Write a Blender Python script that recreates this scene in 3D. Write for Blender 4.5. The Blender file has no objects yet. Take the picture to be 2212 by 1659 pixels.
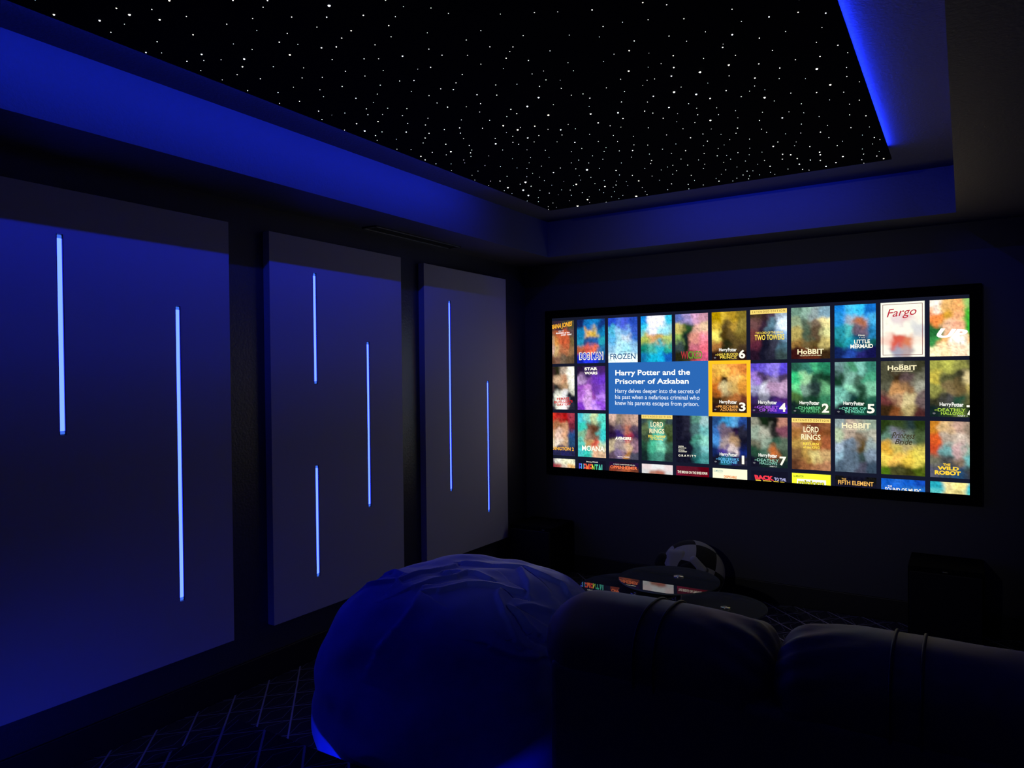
import bpy, bmesh, math, random
from mathutils import Vector, Matrix, noise

# ------------------------------------------------------------------ camera, world, exposure
sc = bpy.context.scene
C = sc.collection
EYE = Vector((0.0, 0.0, 1.57))
YAW, PITCH, ROLL = math.radians(32.288), math.radians(-0.6863), math.radians(-0.5659)
fw = Vector((-math.sin(YAW)*math.cos(PITCH), math.cos(YAW)*math.cos(PITCH), math.sin(PITCH)))
rt = Vector((math.cos(YAW), math.sin(YAW), 0)); up = rt.cross(fw)
rt2 = rt*math.cos(ROLL) + up*math.sin(ROLL); up2 = up*math.cos(ROLL) - rt*math.sin(ROLL)
cam = bpy.data.cameras.new('camera'); cam.sensor_width = 36; cam.lens = 36*1548.15/2212
cam.clip_start = 0.05; cam.clip_end = 60
camo = bpy.data.objects.new('camera', cam); C.objects.link(camo)
camo.matrix_world = Matrix((( rt2.x, up2.x, -fw.x, EYE.x), (rt2.y, up2.y, -fw.y, EYE.y), (rt2.z, up2.z, -fw.z, EYE.z), (0, 0, 0, 1)))
sc.camera = camo
world = bpy.data.worlds.new('world'); sc.world = world; world.use_nodes = True
world.node_tree.nodes['Background'].inputs[0].default_value = (0, 0, 0, 1)
world.node_tree.nodes['Background'].inputs[1].default_value = 0
sc.view_settings.view_transform = 'Standard'; sc.view_settings.look = 'None'
sc.view_settings.gamma = 1; sc.view_settings.use_curve_mapping = False
sc.view_settings.exposure = 0.0
# lights of the room: strips behind the star panel, strip under the step, light bars in the wall panels, the screen, the star points
COVE = (0.010, 0.030, 1.0);  COVE_POWER = 88.0
STEP = (0.010, 0.030, 1.0);  STEP_POWER = 24.0
BAR = (0.26, 0.50, 18.0);   BAR_POWER = 1.0
SCREEN_POWER = 1.22
STAR_POWER = 5.0
ADDED_PROJECTOR_POWER = 60.0

# ------------------------------------------------------------------ helpers
def s2l(c): return c/12.92 if c <= 0.04045 else ((c+0.055)/1.055)**2.4
def hx(h):
    if len(h) == 3: return tuple(s2l(int(k, 16)/15.0) for k in h)
    return tuple(s2l(int(h[k:k+2], 16)/255.0) for k in (0, 2, 4))
def pbr(name, col, rough=0.6, metal=0.0, bump=None, sheen=0.0, coat=0.0, spec=0.5, vary=None):
    m = bpy.data.materials.new(name); m.use_nodes = True; nt = m.node_tree; b = nt.nodes['Principled BSDF']
    b.inputs['Base Color'].default_value = (*col, 1); b.inputs['Roughness'].default_value = rough
    b.inputs['Metallic'].default_value = metal; b.inputs['Sheen Weight'].default_value = sheen
    b.inputs['Sheen Roughness'].default_value = 0.35
    b.inputs['Coat Weight'].default_value = coat; b.inputs['Specular IOR Level'].default_value = spec
    tc = nt.nodes.new('ShaderNodeTexCoord')
    if vary:
        n = nt.nodes.new('ShaderNodeTexNoise'); n.inputs['Scale'].default_value = vary[0]; n.inputs['Detail'].default_value = 4
        r = nt.nodes.new('ShaderNodeMapRange'); r.inputs[3].default_value = 1-vary[1]; r.inputs[4].default_value = 1+vary[1]
        mx = nt.nodes.new('ShaderNodeVectorMath'); mx.operation = 'SCALE'; mx.inputs[0].default_value = col
        nt.links.new(tc.outputs['Object'], n.inputs['Vector']); nt.links.new(n.outputs['Fac'], r.inputs[0])
        nt.links.new(r.outputs[0], mx.inputs['Scale']); nt.links.new(mx.outputs[0], b.inputs['Base Color'])
    if bump:
        n = nt.nodes.new('ShaderNodeTexNoise'); n.inputs['Scale'].default_value = bump[0]; n.inputs['Detail'].default_value = 5
        n.inputs['Roughness'].default_value = 0.6
        bp = nt.nodes.new('ShaderNodeBump'); bp.inputs['Strength'].default_value = bump[1]; bp.inputs['Distance'].default_value = bump[2]
        nt.links.new(tc.outputs['Object'], n.inputs['Vector']); nt.links.new(n.outputs['Fac'], bp.inputs['Height'])
        nt.links.new(bp.outputs[0], b.inputs['Normal'])
    return m
def glow(name, col, power=1.0, sample=True):
    m = bpy.data.materials.new(name); m.use_nodes = True; nt = m.node_tree; nt.nodes.clear()
    e = nt.nodes.new('ShaderNodeEmission'); o = nt.nodes.new('ShaderNodeOutputMaterial')
    e.inputs[0].default_value = (*col, 1); e.inputs[1].default_value = power
    nt.links.new(e.outputs[0], o.inputs[0])
    if not sample: m.cycles.emission_sampling = 'NONE'
    return m
def obj(name, bm, mat, parent=None, smooth=False, loc=None):
    me = bpy.data.meshes.new(name); bm.normal_update(); bm.to_mesh(me); bm.free()
    for m in (mat if isinstance(mat, (list, tuple)) else [mat]): me.materials.append(m)
    if smooth:
        for p in me.polygons: p.use_smooth = True
    o = bpy.data.objects.new(name, me); C.objects.link(o)
    if loc: o.location = loc
    if parent: o.parent = parent
    return o
def tag(o, label, cat, group=None):
    o['label'] = label; o['category'] = cat
    if group: o['group'] = group
    return o
def thing(name, label, cat, loc=(0, 0, 0), rz=0, group=None):
    o = bpy.data.objects.new(name, None); C.objects.link(o); o.location = loc; o.rotation_euler = (0, 0, rz)
    o.empty_display_size = 0.1
    return tag(o, label, cat, group)
def struct(name, bm, mat, smooth=False):
    o = obj(name, bm, mat, None, smooth); o['kind'] = 'structure'; return o
def box(bm, x0, x1, y0, y1, z0, z1, bev=0.0, seg=2, mi=0):
    t = bmesh.new()
    bmesh.ops.create_cube(t, size=1)
    for v in t.verts: v.co = Vector((x0+(x1-x0)*(v.co.x+.5), y0+(y1-y0)*(v.co.y+.5), z0+(z1-z0)*(v.co.z+.5)))
    if bev: bmesh.ops.bevel(t, geom=t.edges[:], offset=bev, segments=seg, affect='EDGES', profile=0.5)
    join(bm, t, mi)
def join(bm, t, mi=None):
    vm = {v: bm.verts.new(v.co) for v in t.verts}
    for f in t.faces:
        try:
            nf = bm.faces.new([vm[v] for v in f.verts]); nf.material_index = f.material_index if mi is None else mi; nf.smooth = f.smooth
        except ValueError: pass
    t.free()
def cyl(bm, c, r, h, n=40, r2=None, axis='z'):
    t = bmesh.new(); bmesh.ops.create_cone(t, cap_ends=True, segments=n, radius1=r, radius2=r if r2 is None else r2, depth=h)
    M = {'z': Matrix(), 'x': Matrix.Rotation(math.pi/2, 4, 'Y'), 'y': Matrix.Rotation(math.pi/2, 4, 'X')}[axis]
    bmesh.ops.transform(t, matrix=Matrix.Translation(c) @ M, verts=t.verts); join(bm, t)
def tube(bm, pts, r, n=8, cap=True):
    rings = []; P = [Vector(p) for p in pts]
    for i, p in enumerate(P):
        d = (P[min(i+1, len(P)-1)] - P[max(i-1, 0)]).normalized()
        a = d.orthogonal().normalized() if i == 0 else (a - d*a.dot(d)).normalized()
        b = d.cross(a)
        rings.append([bm.verts.new(p + (a*math.cos(2*math.pi*k/n) + b*math.sin(2*math.pi*k/n))*r) for k in range(n)])
    for i in range(len(rings)-1):
        for k in range(n): bm.faces.new((rings[i][k], rings[i][(k+1) % n], rings[i+1][(k+1) % n], rings[i+1][k]))
    if cap:
        bm.faces.new(rings[0][::-1]); bm.faces.new(rings[-1])
def grid_surface(bm, rows, close_u=False):
    R = [[bm.verts.new(p) for p in r] for r in rows]; n = len(R[0])
    for i in range(len(R)-1):
        for k in range(n if close_u else n-1):
            bm.faces.new((R[i][k], R[i][(k+1) % n], R[i+1][(k+1) % n], R[i+1][k]))
    return R

# ------------------------------------------------------------------ the room's measures (metres)
WL, WR, WF, WB = -3.07, 0.35, 5.07, -2.10        # left, right, front (screen), back wall faces
SOFF, CEIL = 2.455, 2.719                        # soffit and tray ceiling heights
TL, TR, TF, TB = -2.649, -0.039, 4.717, -1.75    # tray opening
PL, PR, PF, PB = -2.338, -0.3177, 4.20, -1.20    # star panel
PZ = 2.6675
RX, RY, RZ = -2.24, 1.655, 0.33                  # raised platform: left edge, front edge, height

wall_paint = pbr('black_satin_wall_paint', (0.050, 0.051, 0.060), 0.33, bump=(75, 0.45, 0.0035), spec=1.0)
bounce_grey_paint = pbr('grey_bounce_wall_paint', (0.16, 0.16, 0.16), 0.6, bump=(75, 0.5, 0.004))  # unseen walls made lighter to bounce neutral light into the room
tray_paint = pbr('black_paint_lightened_for_glow', (0.135, 0.135, 0.145), 0.55, bump=(75, 0.5, 0.004))  # soffit black, lightened on the upright faces so the strip glow shows stronger
front_paint = pbr('black_matt_front_wall_paint', (0.050, 0.051, 0.060), 0.6, bump=(75, 0.15, 0.002), spec=0.4)
ceil_paint = pbr('black_ceiling_paint', (0.095, 0.095, 0.10), 0.55, bump=(75, 0.6, 0.004))
panel_cloth = pbr('grey_acoustic_cloth', (0.56, 0.545, 0.60), 0.9, bump=(900, 0.15, 0.0006), sheen=0.15)
black_trim = pbr('black_trim_paint', (0.010, 0.010, 0.012), 0.5)
velvet_black = pbr('black_velvet', (0.002, 0.002, 0.0025), 1.0, spec=0.05)
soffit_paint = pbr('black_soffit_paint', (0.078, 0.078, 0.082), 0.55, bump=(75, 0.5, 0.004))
star_cloth = pbr('black_star_felt', (0.0022, 0.0024, 0.003), 1.0, spec=0.05, bump=(600, 0.2, 0.001))
metal_dark = pbr('dark_anodised_metal', (0.03, 0.03, 0.035), 0.4, metal=0.8)
chrome = pbr('brushed_chrome', (0.65, 0.65, 0.6), 0.25, metal=1.0)
plastic_black = pbr('black_plastic', (0.008, 0.008, 0.01), 0.4)

def carpet_material(name, base, line, u0, v0):
    """dark carpet with a slanted square lattice and two bent hairlines along each cell's diagonal"""
    m = bpy.data.materials.new(name); m.use_nodes = True; nt = m.node_tree; L = nt.links; N = nt.nodes; b = N['Principled BSDF']
    b.inputs['Roughness'].default_value = 0.95; b.inputs['Specular IOR Level'].default_value = 0.1
    b.inputs['Sheen Weight'].default_value = 0.1
    def mth(op, a, bb=None, c=None, clamp=False):
        n = N.new('ShaderNodeMath'); n.operation = op; n.use_clamp = clamp
        for i, v in enumerate((a, bb, c)):
            if v is None: continue
            if isinstance(v, (int, float)): n.inputs[i].default_value = v
            else: L.new(v, n.inputs[i])
        return n.outputs[0]
    tc = N.new('ShaderNodeTexCoord'); sp = N.new('ShaderNodeSeparateXYZ'); L.new(tc.outputs['Object'], sp.inputs[0])
    wob = N.new('ShaderNodeTexNoise'); wob.inputs['Scale'].default_value = 120; L.new(tc.outputs['Object'], wob.inputs['Vector'])
    w = mth('MULTIPLY', mth('SUBTRACT', wob.outputs['Fac'], 0.5), 0.02)
    k = 0.20435
    U = mth('ADD', mth('SUBTRACT', mth('DIVIDE', mth('ADD', sp.outputs[0], sp.outputs[1]), k), u0), w)
    V = mth('ADD', mth('SUBTRACT', mth('DIVIDE', mth('SUBTRACT', sp.outputs[1], sp.outputs[0]), k), v0), w)
    fu = mth('FRACT', U); fv = mth('FRACT', V)
    edge = lambda f: mth('MINIMUM', f, mth('SUBTRACT', 1.0, f))
    def band(d, wid, soft, amt):
        r = N.new('ShaderNodeMapRange'); r.clamp = True
        r.inputs[1].default_value = wid; r.inputs[2].default_value = wid+soft; r.inputs[3].default_value = amt; r.inputs[4].default_value = 0
        L.new(d, r.inputs[0]); return r.outputs[0]
    parts = [band(edge(fu), 0.020, 0.012, 1.0), band(edge(fv), 0.009, 0.008, 0.8)]
    def seg(ax, ay, bx, by):
        dx, dy = bx-ax, by-ay; q = dx*dx+dy*dy
        px = mth('SUBTRACT', fu, ax); py = mth('SUBTRACT', fv, ay)
        h = mth('DIVIDE', mth('ADD', mth('MULTIPLY', px, dx), mth('MULTIPLY', py, dy)), q, clamp=True)
        ex = mth('SUBTRACT', px, mth('MULTIPLY', h, dx)); ey = mth('SUBTRACT', py, mth('MULTIPLY', h, dy))
        return mth('SQRT', mth('ADD', mth('MULTIPLY', ex, ex), mth('MULTIPLY', ey, ey)))
    for s in ((0, 0, .31, .74), (.31, .74, 1, 1), (0, 0, .72, .225), (.72, .225, 1, 1)):
        parts.append(band(seg(*s), 0.0045, 0.006, 0.55))
    f = parts[0]
    for q in parts[1:]: f = mth('MAXIMUM', f, q)
    fz = N.new('ShaderNodeTexNoise'); fz.inputs['Scale'].default_value = 700; L.new(tc.outputs['Object'], fz.inputs['Vector'])
    f = mth('MULTIPLY', f, mth('ADD', 0.55, mth('MULTIPLY', fz.outputs['Fac'], 0.9)), clamp=True)
    mx = N.new('ShaderNodeMix'); mx.data_type = 'RGBA'; mx.inputs[6].default_value = (*base, 1); mx.inputs[7].default_value = (*line, 1)
    L.new(f, mx.inputs[0]); L.new(mx.outputs[2], b.inputs['Base Color'])
    bp = N.new('ShaderNodeBump'); bp.inputs['Strength'].default_value = 0.5; bp.inputs['Distance'].default_value = 0.004
    L.new(fz.outputs['Fac'], bp.inputs['Height']); L.new(bp.outputs[0], b.inputs['Normal'])
    return m
carpet = carpet_material('dark_lattice_carpet', (0.018, 0.018, 0.026), (0.65, 0.63, 0.70), -1.9706, 25.626)
carpet_step = carpet_material('dark_lattice_carpet_on_platform', (0.018, 0.018, 0.026), (0.65, 0.63, 0.70), -2.1365, 18.288)

# ------------------------------------------------------------------ room shell
T = 0.12
bm = bmesh.new(); box(bm, WL-T, WR+T, WB-T, WF+T, -T, 0); struct('floor', bm, carpet)
bm = bmesh.new(); box(bm, WL-T, WL, WB-T, WF+T, 0, CEIL+T); struct('wall_left', bm, wall_paint)
bm = bmesh.new(); box(bm, WR, WR+T, WB-T, WF+T, 0, CEIL+T); struct('wall_right', bm, bounce_grey_paint)
bm = bmesh.new(); box(bm, WL, WR, WF, WF+T, 0, CEIL+T); struct('wall_front', bm, front_paint)
bm = bmesh.new(); box(bm, WL, WR, WB-T, WB, 0, CEIL+T); struct('wall_back', bm, bounce_grey_paint)
bm = bmesh.new(); box(bm, WL, WR, WB, WF, CEIL, CEIL+T); struct('ceiling', bm, ceil_paint)
# soffit ring: drop-down border of the ceiling tray
bm = bmesh.new()
def q(*p): bm.faces.new([bm.verts.new(v) for v in p])
for (ax, ay, bx, by), (cx, cy, dx, dy) in (((WL, WB, WL, WF), (TL, TB, TL, TF)), ((WR, WF, WR, WB), (TR, TF, TR, TB)),
                                          ((WL, WF, WR, WF), (TL, TF, TR, TF)), ((WR, WB, WL, WB), (TR, TB, TL, TB))):
    q((ax, ay, SOFF), (bx, by, SOFF), (dx, dy, SOFF), (cx, cy, SOFF))
    q((cx, cy, SOFF), (dx, dy, SOFF), (dx, dy, CEIL), (cx, cy, CEIL))
bmesh.ops.remove_doubles(bm, verts=bm.verts, dist=1e-5); bmesh.ops.recalc_face_normals(bm, faces=bm.faces)
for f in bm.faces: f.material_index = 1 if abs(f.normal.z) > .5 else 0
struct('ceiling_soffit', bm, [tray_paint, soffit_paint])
# carpeted platform of the back row, rounded nosing, step face recessed under it
bm = bmesh.new(); box(bm, RX, WR, WB, RY, RZ-0.035, RZ, bev=0.006, seg=3); box(bm, RX+0.06, WR, WB, RY-0.06, 0, RZ-0.034)
struct('floor_platform', bm, carpet_step)
bm = bmesh.new(); box(bm, WL, WL+0.014, WB, WF, 0, 0.14, bev=0.004); struct('baseboard_left', bm, black_trim)
bm = bmesh.new(); box(bm, WL+0.014, WR, WF-0.014, WF, 0, 0.14, bev=0.004); struct('baseboard_front', bm, black_trim)

# ------------------------------------------------------------------ LED strips
cove_mat = glow('blue_cove_led', COVE, COVE_POWER)
step_mat = glow('blue_step_led', STEP, STEP_POWER); side_mat = glow('blue_step_side_led', STEP, STEP_POWER*1.7)
def strip(name, label, group, quad, back, mat):
    """a flat LED tape: one emitting face on a thin backing"""
    t = thing(name, label, 'led strip', quad[0], 0, group)
    o = Vector(quad[0]); b1 = bmesh.new(); b1.faces.new([b1.verts.new(Vector(p)-o) for p in quad]); obj('led_tape', b1, mat, t)
    b2 = bmesh.new(); bk = Vector(back)
    P = [Vector(p)-o for p in quad]; P2 = [p+bk*1.0 for p in P]; P = [p+bk*0.15 for p in P]
    vs = [b2.verts.new(p) for p in P+P2]
    for f in ((0, 1, 2, 3), (7, 6, 5, 4), (0, 4, 5, 1), (1, 5, 6, 2), (2, 6, 7, 3), (3, 7, 4, 0)): b2.faces.new([vs[i] for i in f])
    obj('backing_tape', b2, plastic_black, t)
    return t
h0, h1 = 2.699, 2.709
g = -0.0145
grp = 'blue light strips round the star panel'
strip('cove_light_strip', 'blue strip hidden behind the left edge of the star panel', grp, [(PL-g, PB+.3, h0), (PL-g, 3.72, h0), (PL-g, 3.72, h1), (PL-g, PB+.3, h1)], (0.005, 0, 0), cove_mat)
strip('cove_light_strip', 'blue strip hidden behind the right edge of the star panel', grp, [(PR+g, 4.12, h0), (PR+g, PB+.3, h0), (PR+g, PB+.3, h1), (PR+g, 4.12, h1)], (-0.005, 0, 0), cove_mat)
strip('cove_light_strip', 'blue strip hidden behind the far edge of the star panel', grp, [(-1.85, PF+g, h0), (-0.50, PF+g, h0), (-0.50, PF+g, h1), (-1.85, PF+g, h1)], (0, -0.005, 0), cove_mat)
strip('cove_light_strip', 'blue strip hidden behind the rear edge of the star panel', grp, [(-1.0, PB-g, h0), (-1.6, PB-g, h0), (-1.6, PB-g, h1), (-1.0, PB-g, h1)], (0, 0.005, 0), cove_mat)
grp = 'blue light strips under the platform edge'
zz = RZ-0.040
strip('step_light_strip', 'blue strip under the front edge of the raised platform', grp, [(RX+.07, RY-.044, zz+.003), (WR-.05, RY-.044, zz+.003), (WR-.05, RY-.052, zz-.006), (RX+.07, RY-.052, zz-.006)], (0, -.003, 0.003), step_mat)
strip('step_light_strip', 'blue strip under the left side edge of the raised platform', grp, [(RX+.020, RY-.07, zz-.010), (RX+.010, RY-.07, zz-.001), (RX+.010, WB+.1, zz-.001), (RX+.020, WB+.1, zz-.010)], (.003, 0, 0.003), side_mat)

# ------------------------------------------------------------------ star panel
random.seed(4)
STARS = [tuple(int(k) for k in s.split(',')) for s in """1585,1518,82 2124,1226,71 813,2589,78 955,2714,82 450,2796,80 2107,3499,112 1708,3476,107 1710,4161,123 2093,1609,66 1507,2523,73 1484,2657,75 1687,2738,79 708,2586,67 890,2785,73 432,2979,74 672,2969,75 2209,3642,102 2125,4182,112 2311,1102,58 2234,1196,57 2077,1293,55 1949,1244,53 1938,1674,58 2261,2369,71 1422,2468,63 1711,2657,69 635,2362,55 1026,2435,59 1227,2795,67 1329,2744,67 930,3103,71 1875,2844,74 2122,2820,76 2253,3542,90 2248,3766,93 1889,3703,89 1809,1696,47 2182,1507,50 2150,1645,51 1626,1892,48 879,2497,50 912,2564,51 857,2857,55 1028,2858,56 658,2754,53 662,3247,61 1706,2857,61 1773,3842,76 1996,4066,81 782,3628,67 522,3998,73 623,4139,75 2119,1184,40 2324,1396,43 1795,1344,37 1713,1400,37 1642,1562,37 1541,1615,37 1642,1665,38 2080,1407,41 1893,1592,40 1763,1718,40 2225,2282,50 1520,1705,38 1608,2310,45 2131,2315,50 1600,2741,50 2118,2484,51 802,2013,36 946,1969,36 687,2436,41 960,2284,40 848,2404,41 1038,2709,46 1349,2859,50 1527,2846,51 427,2328,39 357,2380,39 508,2308,39 2291,2796,56 1882,3421,60 1554,3036,53 1583,3575,60 1562,3840,64 609,3854,60 739,3818,60 614,3903,61 351,4159,64 734,4015,63 1730,1503,31 1703,1684,32 2272,1512,36 2025,2075,38 2250,2089,40 1425,1586,29 1509,1961,33 1339,2102,33 1602,2015,34 1725,2070,36 1654,2218,37 1546,2356,37 1782,2349,39 1580,2513,39 1586,2568,39 1989,2461,41 1887,2574,41 2044,2554,42 747,2064,30 918,2227,32 781,2813,38 1256,2587,38 1127,2841,40 1237,2870,41 858,3269,44 1076,3279,44 567,2436,34 358,2635,35 423,2693,36 616,2636,36 561,2714,37 489,3030,40 748,2908,39 356,3423,44 555,3537,46 2099,2594,43 2074,2717,44 2311,2854,47 2215,3400,52 1375,3305,46 1184,4107,54 771,3786,49 724,3904,51 790,3871,50 630,4006,52 568,4094,52 872,3967,52 2280,1255,27 2039,1245,25 2220,1372,27 1754,1417,24 1992,1326,26 1836,1444,25 1932,1423,26 1714,1589,25 1824,1566,26 1846,1779,27 1750,1835,27 2060,1705,28 1877,1872,28 2222,1677,29 2050,1826,29 1848,1941,28 2183,1747,29 1985,1962,29 2312,1791,30 2079,1938,30 2231,1867,30 2232,1973,31 2069,2179,31 2110,2231,32 2311,2164,32 1343,1694,23 1564,1765,25 1646,1778,26 1099,1887,24 1375,1917,25 1338,2000,26 1274,2043,26 1518,1901,26 1437,2010,26 1708,1862,27 1284,2160,27 1545,2127,28 1314,2337,28 1772,2044,28 1608,2173,28 1858,2033,29 1495,2272,28 1364,2375,29 1690,2186,29 1769,2213,29 1790,2290,30 1649,2393,30 1992,2222,31 1930,2269,31 1704,2466,31 1998,2320,32 2041,2404,32 1806,2634,33 1957,2554,33 2206,2422,33 1925,2631,33 2264,2442,34 1752,2800,34 591,2198,24 732,2174,25 827,2119,24 962,2081,25 810,2258,26 667,2521,27 733,2681,29 1259,2533,29 1303,2519,29 1167,2694,30 1107,2882,32 955,3006,32 1092,2964,32 1555,2910,34 415,2572,27 551,2553,27 500,2673,28 368,2930,31 575,2980,31 358,3212,33 752,3226,34 430,3550,36 1834,2778,34 1796,2872,35 1789,2911,35 1993,2794,35 2054,2890,36 2126,3594,42 2116,3791,43 1025,3371,36 1159,3454,37 1053,3625,38 1358,3513,38 1230,3698,39 1548,3714,40 1430,4009,43 1706,3850,42 749,3572,37 520,3793,39 634,3732,38 376,4089,41 672,3970,40 738,4127,42 356,3760,38 2028,1518,21 1855,1636,20 2010,1577,21 2218,1540,22 2164,1569,21 1979,1770,21 2300,1584,22 1985,1863,22 2306,1676,23 2143,1866,23 2118,1993,23 2315,1944,24 2176,2164,24 2328,2312,26 1406,1643,18 1319,1748,18 1466,1675,18 1450,1809,19 1299,1891,19 1190,1838,18 1204,1994,19 1301,2066,20 1185,2137,20 1439,2093,21 1760,1942,21 1330,2263,21 1425,2311,22 1800,2144,22 1926,2090,23 1410,2567,23 1716,2388,23 2058,2264,24 1639,2574,24 1928,2403,24 1822,2498,24 1724,2570,24 1661,2719,25 1572,2810,25 1647,2858,26 1038,1922,18 900,2090,19 702,2295,20 1078,2073,19 1002,2138,19 774,2325,20 1014,2280,20 767,2484,21 1177,2252,21 1192,2323,21 1080,2486,22 973,2554,22 1001,2550,22 916,2683,23 1158,2530,22 1304,2438,22 1114,2602,23 1080,2753,23 947,2864,24 864,2972,24 935,2930,24 808,3049,25 881,3055,25 995,3092,25 1321,2922,25 1288,2965,25 1190,3042,26 1466,2871,25 1065,3140,26 1446,2973,26 1362,3048,26 1156,3179,26 1012,3260,27 882,3335,27 1291,3112,26 410,2251,19 587,2290,19 382,2472,20 485,2436,20 358,2844,23 583,2810,23 335,3010,24 677,2829,23 706,2869,23 399,3087,25 648,3029,24 562,3122,25 397,3237,26 718,3131,25 623,3188,25 413,3371,27 608,3376,27 514,3460,27 771,3344,27 762,3400,27 633,3500,28 535,3642,29 1957,2699,26 2303,2494,26 1710,2922,26 2152,2644,27 2315,2645,27 2263,2688,27 2023,2857,27 1899,2941,27 1729,3062,27 2205,2779,28 2172,2848,28 2085,2937,28 2308,2938,29 2060,3168,29 1962,3275,30 2130,3341,31 2156,3520,32 1456,3086,27 1381,3138,27 1164,3328,27 1336,3228,27 1282,3268,27 1062,3428,28 1465,3191,27 1568,3136,27 1497,3238,28 1246,3368,28 1432,3274,28 1633,3152,28 952,3633,29 1232,3456,28 1096,3550,29 1328,3406,28 1576,3272,28 1422,3402,29 1224,3575,29 1012,3720,30 1557,3352,29 1666,3297,29 1720,3317,29 1646,3370,29 1505,3466,29 1382,3562,30 1297,3658,30 1811,3367,30 1642,3491,30 1180,3806,31 1750,3427,30 1088,3902,31 1314,3766,31 1355,3820,31 1604,3668,31 1464,3792,31 1277,3899,32 1756,3622,31 1082,4102,33 1795,3754,32 1916,3722,32 1353,4075,33 1284,4137,33 1602,3992,33 1383,4176,34 1833,3895,33 1494,4121,34 1946,3893,33 1640,4162,34 2032,3915,34 851,3454,28 429,4016,31 448,4117,32 872,3843,30 957,3796,30 998,3991,32 803,4077,32 712,4162,32 896,4087,32 1036,4057,32 1011,4097,32 1030,4154,33 2194,1250,15 2284,1427,16 2267,1031,15 1888,1500,15 1650,2002,15 1392,2167,15 1283,2265,16 1997,2144,17 1748,2740,19 679,2413,15 911,2339,15 1069,2314,15 906,2442,16 955,2444,16 1272,2370,16 819,2702,17 1033,2586,16 1297,2665,17 1022,2946,18 822,3139,19 1058,3038,19 1467,2803,18 960,3215,19 944,3312,20 338,2715,16 501,2865,17 653,2889,17 458,3142,18 573,3236,19 526,3319,19 359,3588,21 694,3472,20 399,3692,21 2221,2534,19 1800,3006,20 2008,2981,21 1770,3172,21 1848,3121,21 1934,3086,21 2151,2966,21 2176,3008,21 1900,3194,21 2244,2983,21 2116,3106,21 1878,3282,22 2000,3236,22 2315,3080,22 2204,3168,22 1984,3371,22 2277,3216,22 2044,3409,23 1990,3456,23 2320,3303,23 2004,3534,23 2260,3371,23 2016,3642,24 2321,3442,24 2309,3589,24 2130,3703,24 2309,3675,25 2226,3849,25 2328,3884,26 2278,3939,26 2219,4024,26 2293,4093,26 2329,4160,27 1620,2982,20 931,3409,20 1015,3512,21 1012,3648,22 1154,3641,22 1058,3756,22 1150,3732,22 1331,3673,22 1023,3882,23 1441,3628,22 1378,3705,23 1132,3974,23 1794,3554,23 1181,4040,24 1829,3639,23 1722,3723,23 1460,3898,24 1296,4014,24 1670,3775,23 1117,4149,24 1627,3815,24 1655,3903,24 1740,3886,24 2019,3767,24 1980,3801,24 1776,3983,25 1621,4086,25 1840,3969,25 1771,4097,25 1957,4011,25 1843,4089,25 1824,4158,26 2104,4028,26 1927,4192,26 337,3808,22 676,3621,21 489,3736,22 373,3862,22 694,3678,21 885,3594,21 424,3920,22 850,3692,22 358,4009,23 914,3700,22 446,4191,24 918,3890,23 970,4004,23 886,4144,24 958,4106,24 975,3473,17 1920,3609,19 2019,4143,21 2258,4138,22 2089,3855,18 2238,2151,11""".split()]
sp_root = thing('star_panel', 'black felt ceiling panel dotted with white fibre-optic star points', 'star ceiling', ((PL+PR)/2, (PF+PB)/2, PZ))
org = Vector(sp_root.location)
bm = bmesh.new(); box(bm, PL-org.x, PR-org.x, PB-org.y, PF-org.y, 0, .011, bev=0.001)
box(bm, PL+.022-org.x, PR-.022-org.x, PB+.022-org.y, PF-.022-org.y, .010, CEIL-PZ); obj('panel_board', bm, star_cloth, sp_root)
star_mats = [glow('star_white', (1.0, 0.97, 0.90), STAR_POWER, False), glow('star_warm', (1.0, 0.90, 0.72), STAR_POWER, False), glow('star_cool', (0.86, 0.90, 1.0), STAR_POWER, False)]
def dome(bm, c, r, n=8):
    top = bm.verts.new((c[0], c[1], c[2]-r*0.9)); rings = []
    for zf, rf in ((0.62, 0.72), (0.0, 1.0)):
        rings.append([bm.verts.new((c[0]+r*rf*math.cos(2*math.pi*k/n), c[1]+r*rf*math.sin(2*math.pi*k/n), c[2]-r*0.9*zf)) for k in range(n)])
    for k in range(n):
        bm.faces.new((top, rings[0][(k+1) % n], rings[0][k])); bm.faces.new((rings[0][k], rings[0][(k+1) % n], rings[1][(k+1) % n], rings[1][k]))
# the panel continues behind the photographer: its points carry on there at the same density
extra = []
while len(extra) < 260:
    x, y = random.uniform(PL+.02, PR-.02), random.uniform(PB+.02, 2.6)
    # keep off the part whose points are known one by one
    v = Vector((x, y, PZ)) - EYE
    if v.dot(fw) > 0.02 and v.dot(up2)/v.dot(fw) < 0.545 and abs(v.dot(rt2)/v.dot(fw)) < 0.73: continue
    extra.append((x, y, random.choice((1.0, 1.2, 1.5))/1000))
allst = [(-a/1000.0, b/1000.0, (1+r*0.50)/10000.0) for a, b, r in STARS]
for x, y, r in allst[:100]:
    bm = bmesh.new(); dome(bm, (0, 0, 0), r); obj('star_light', bm, random.choice(star_mats), sp_root, True, (x-org.x, y-org.y, 0))
bm = bmesh.new()
for x, y, r in allst[100:] + extra: dome(bm, (x-org.x, y-org.y, 0), r, 6)
o = obj('star_light', bm, star_mats[0], sp_root, True); o['kind'] = 'stuff'

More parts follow.
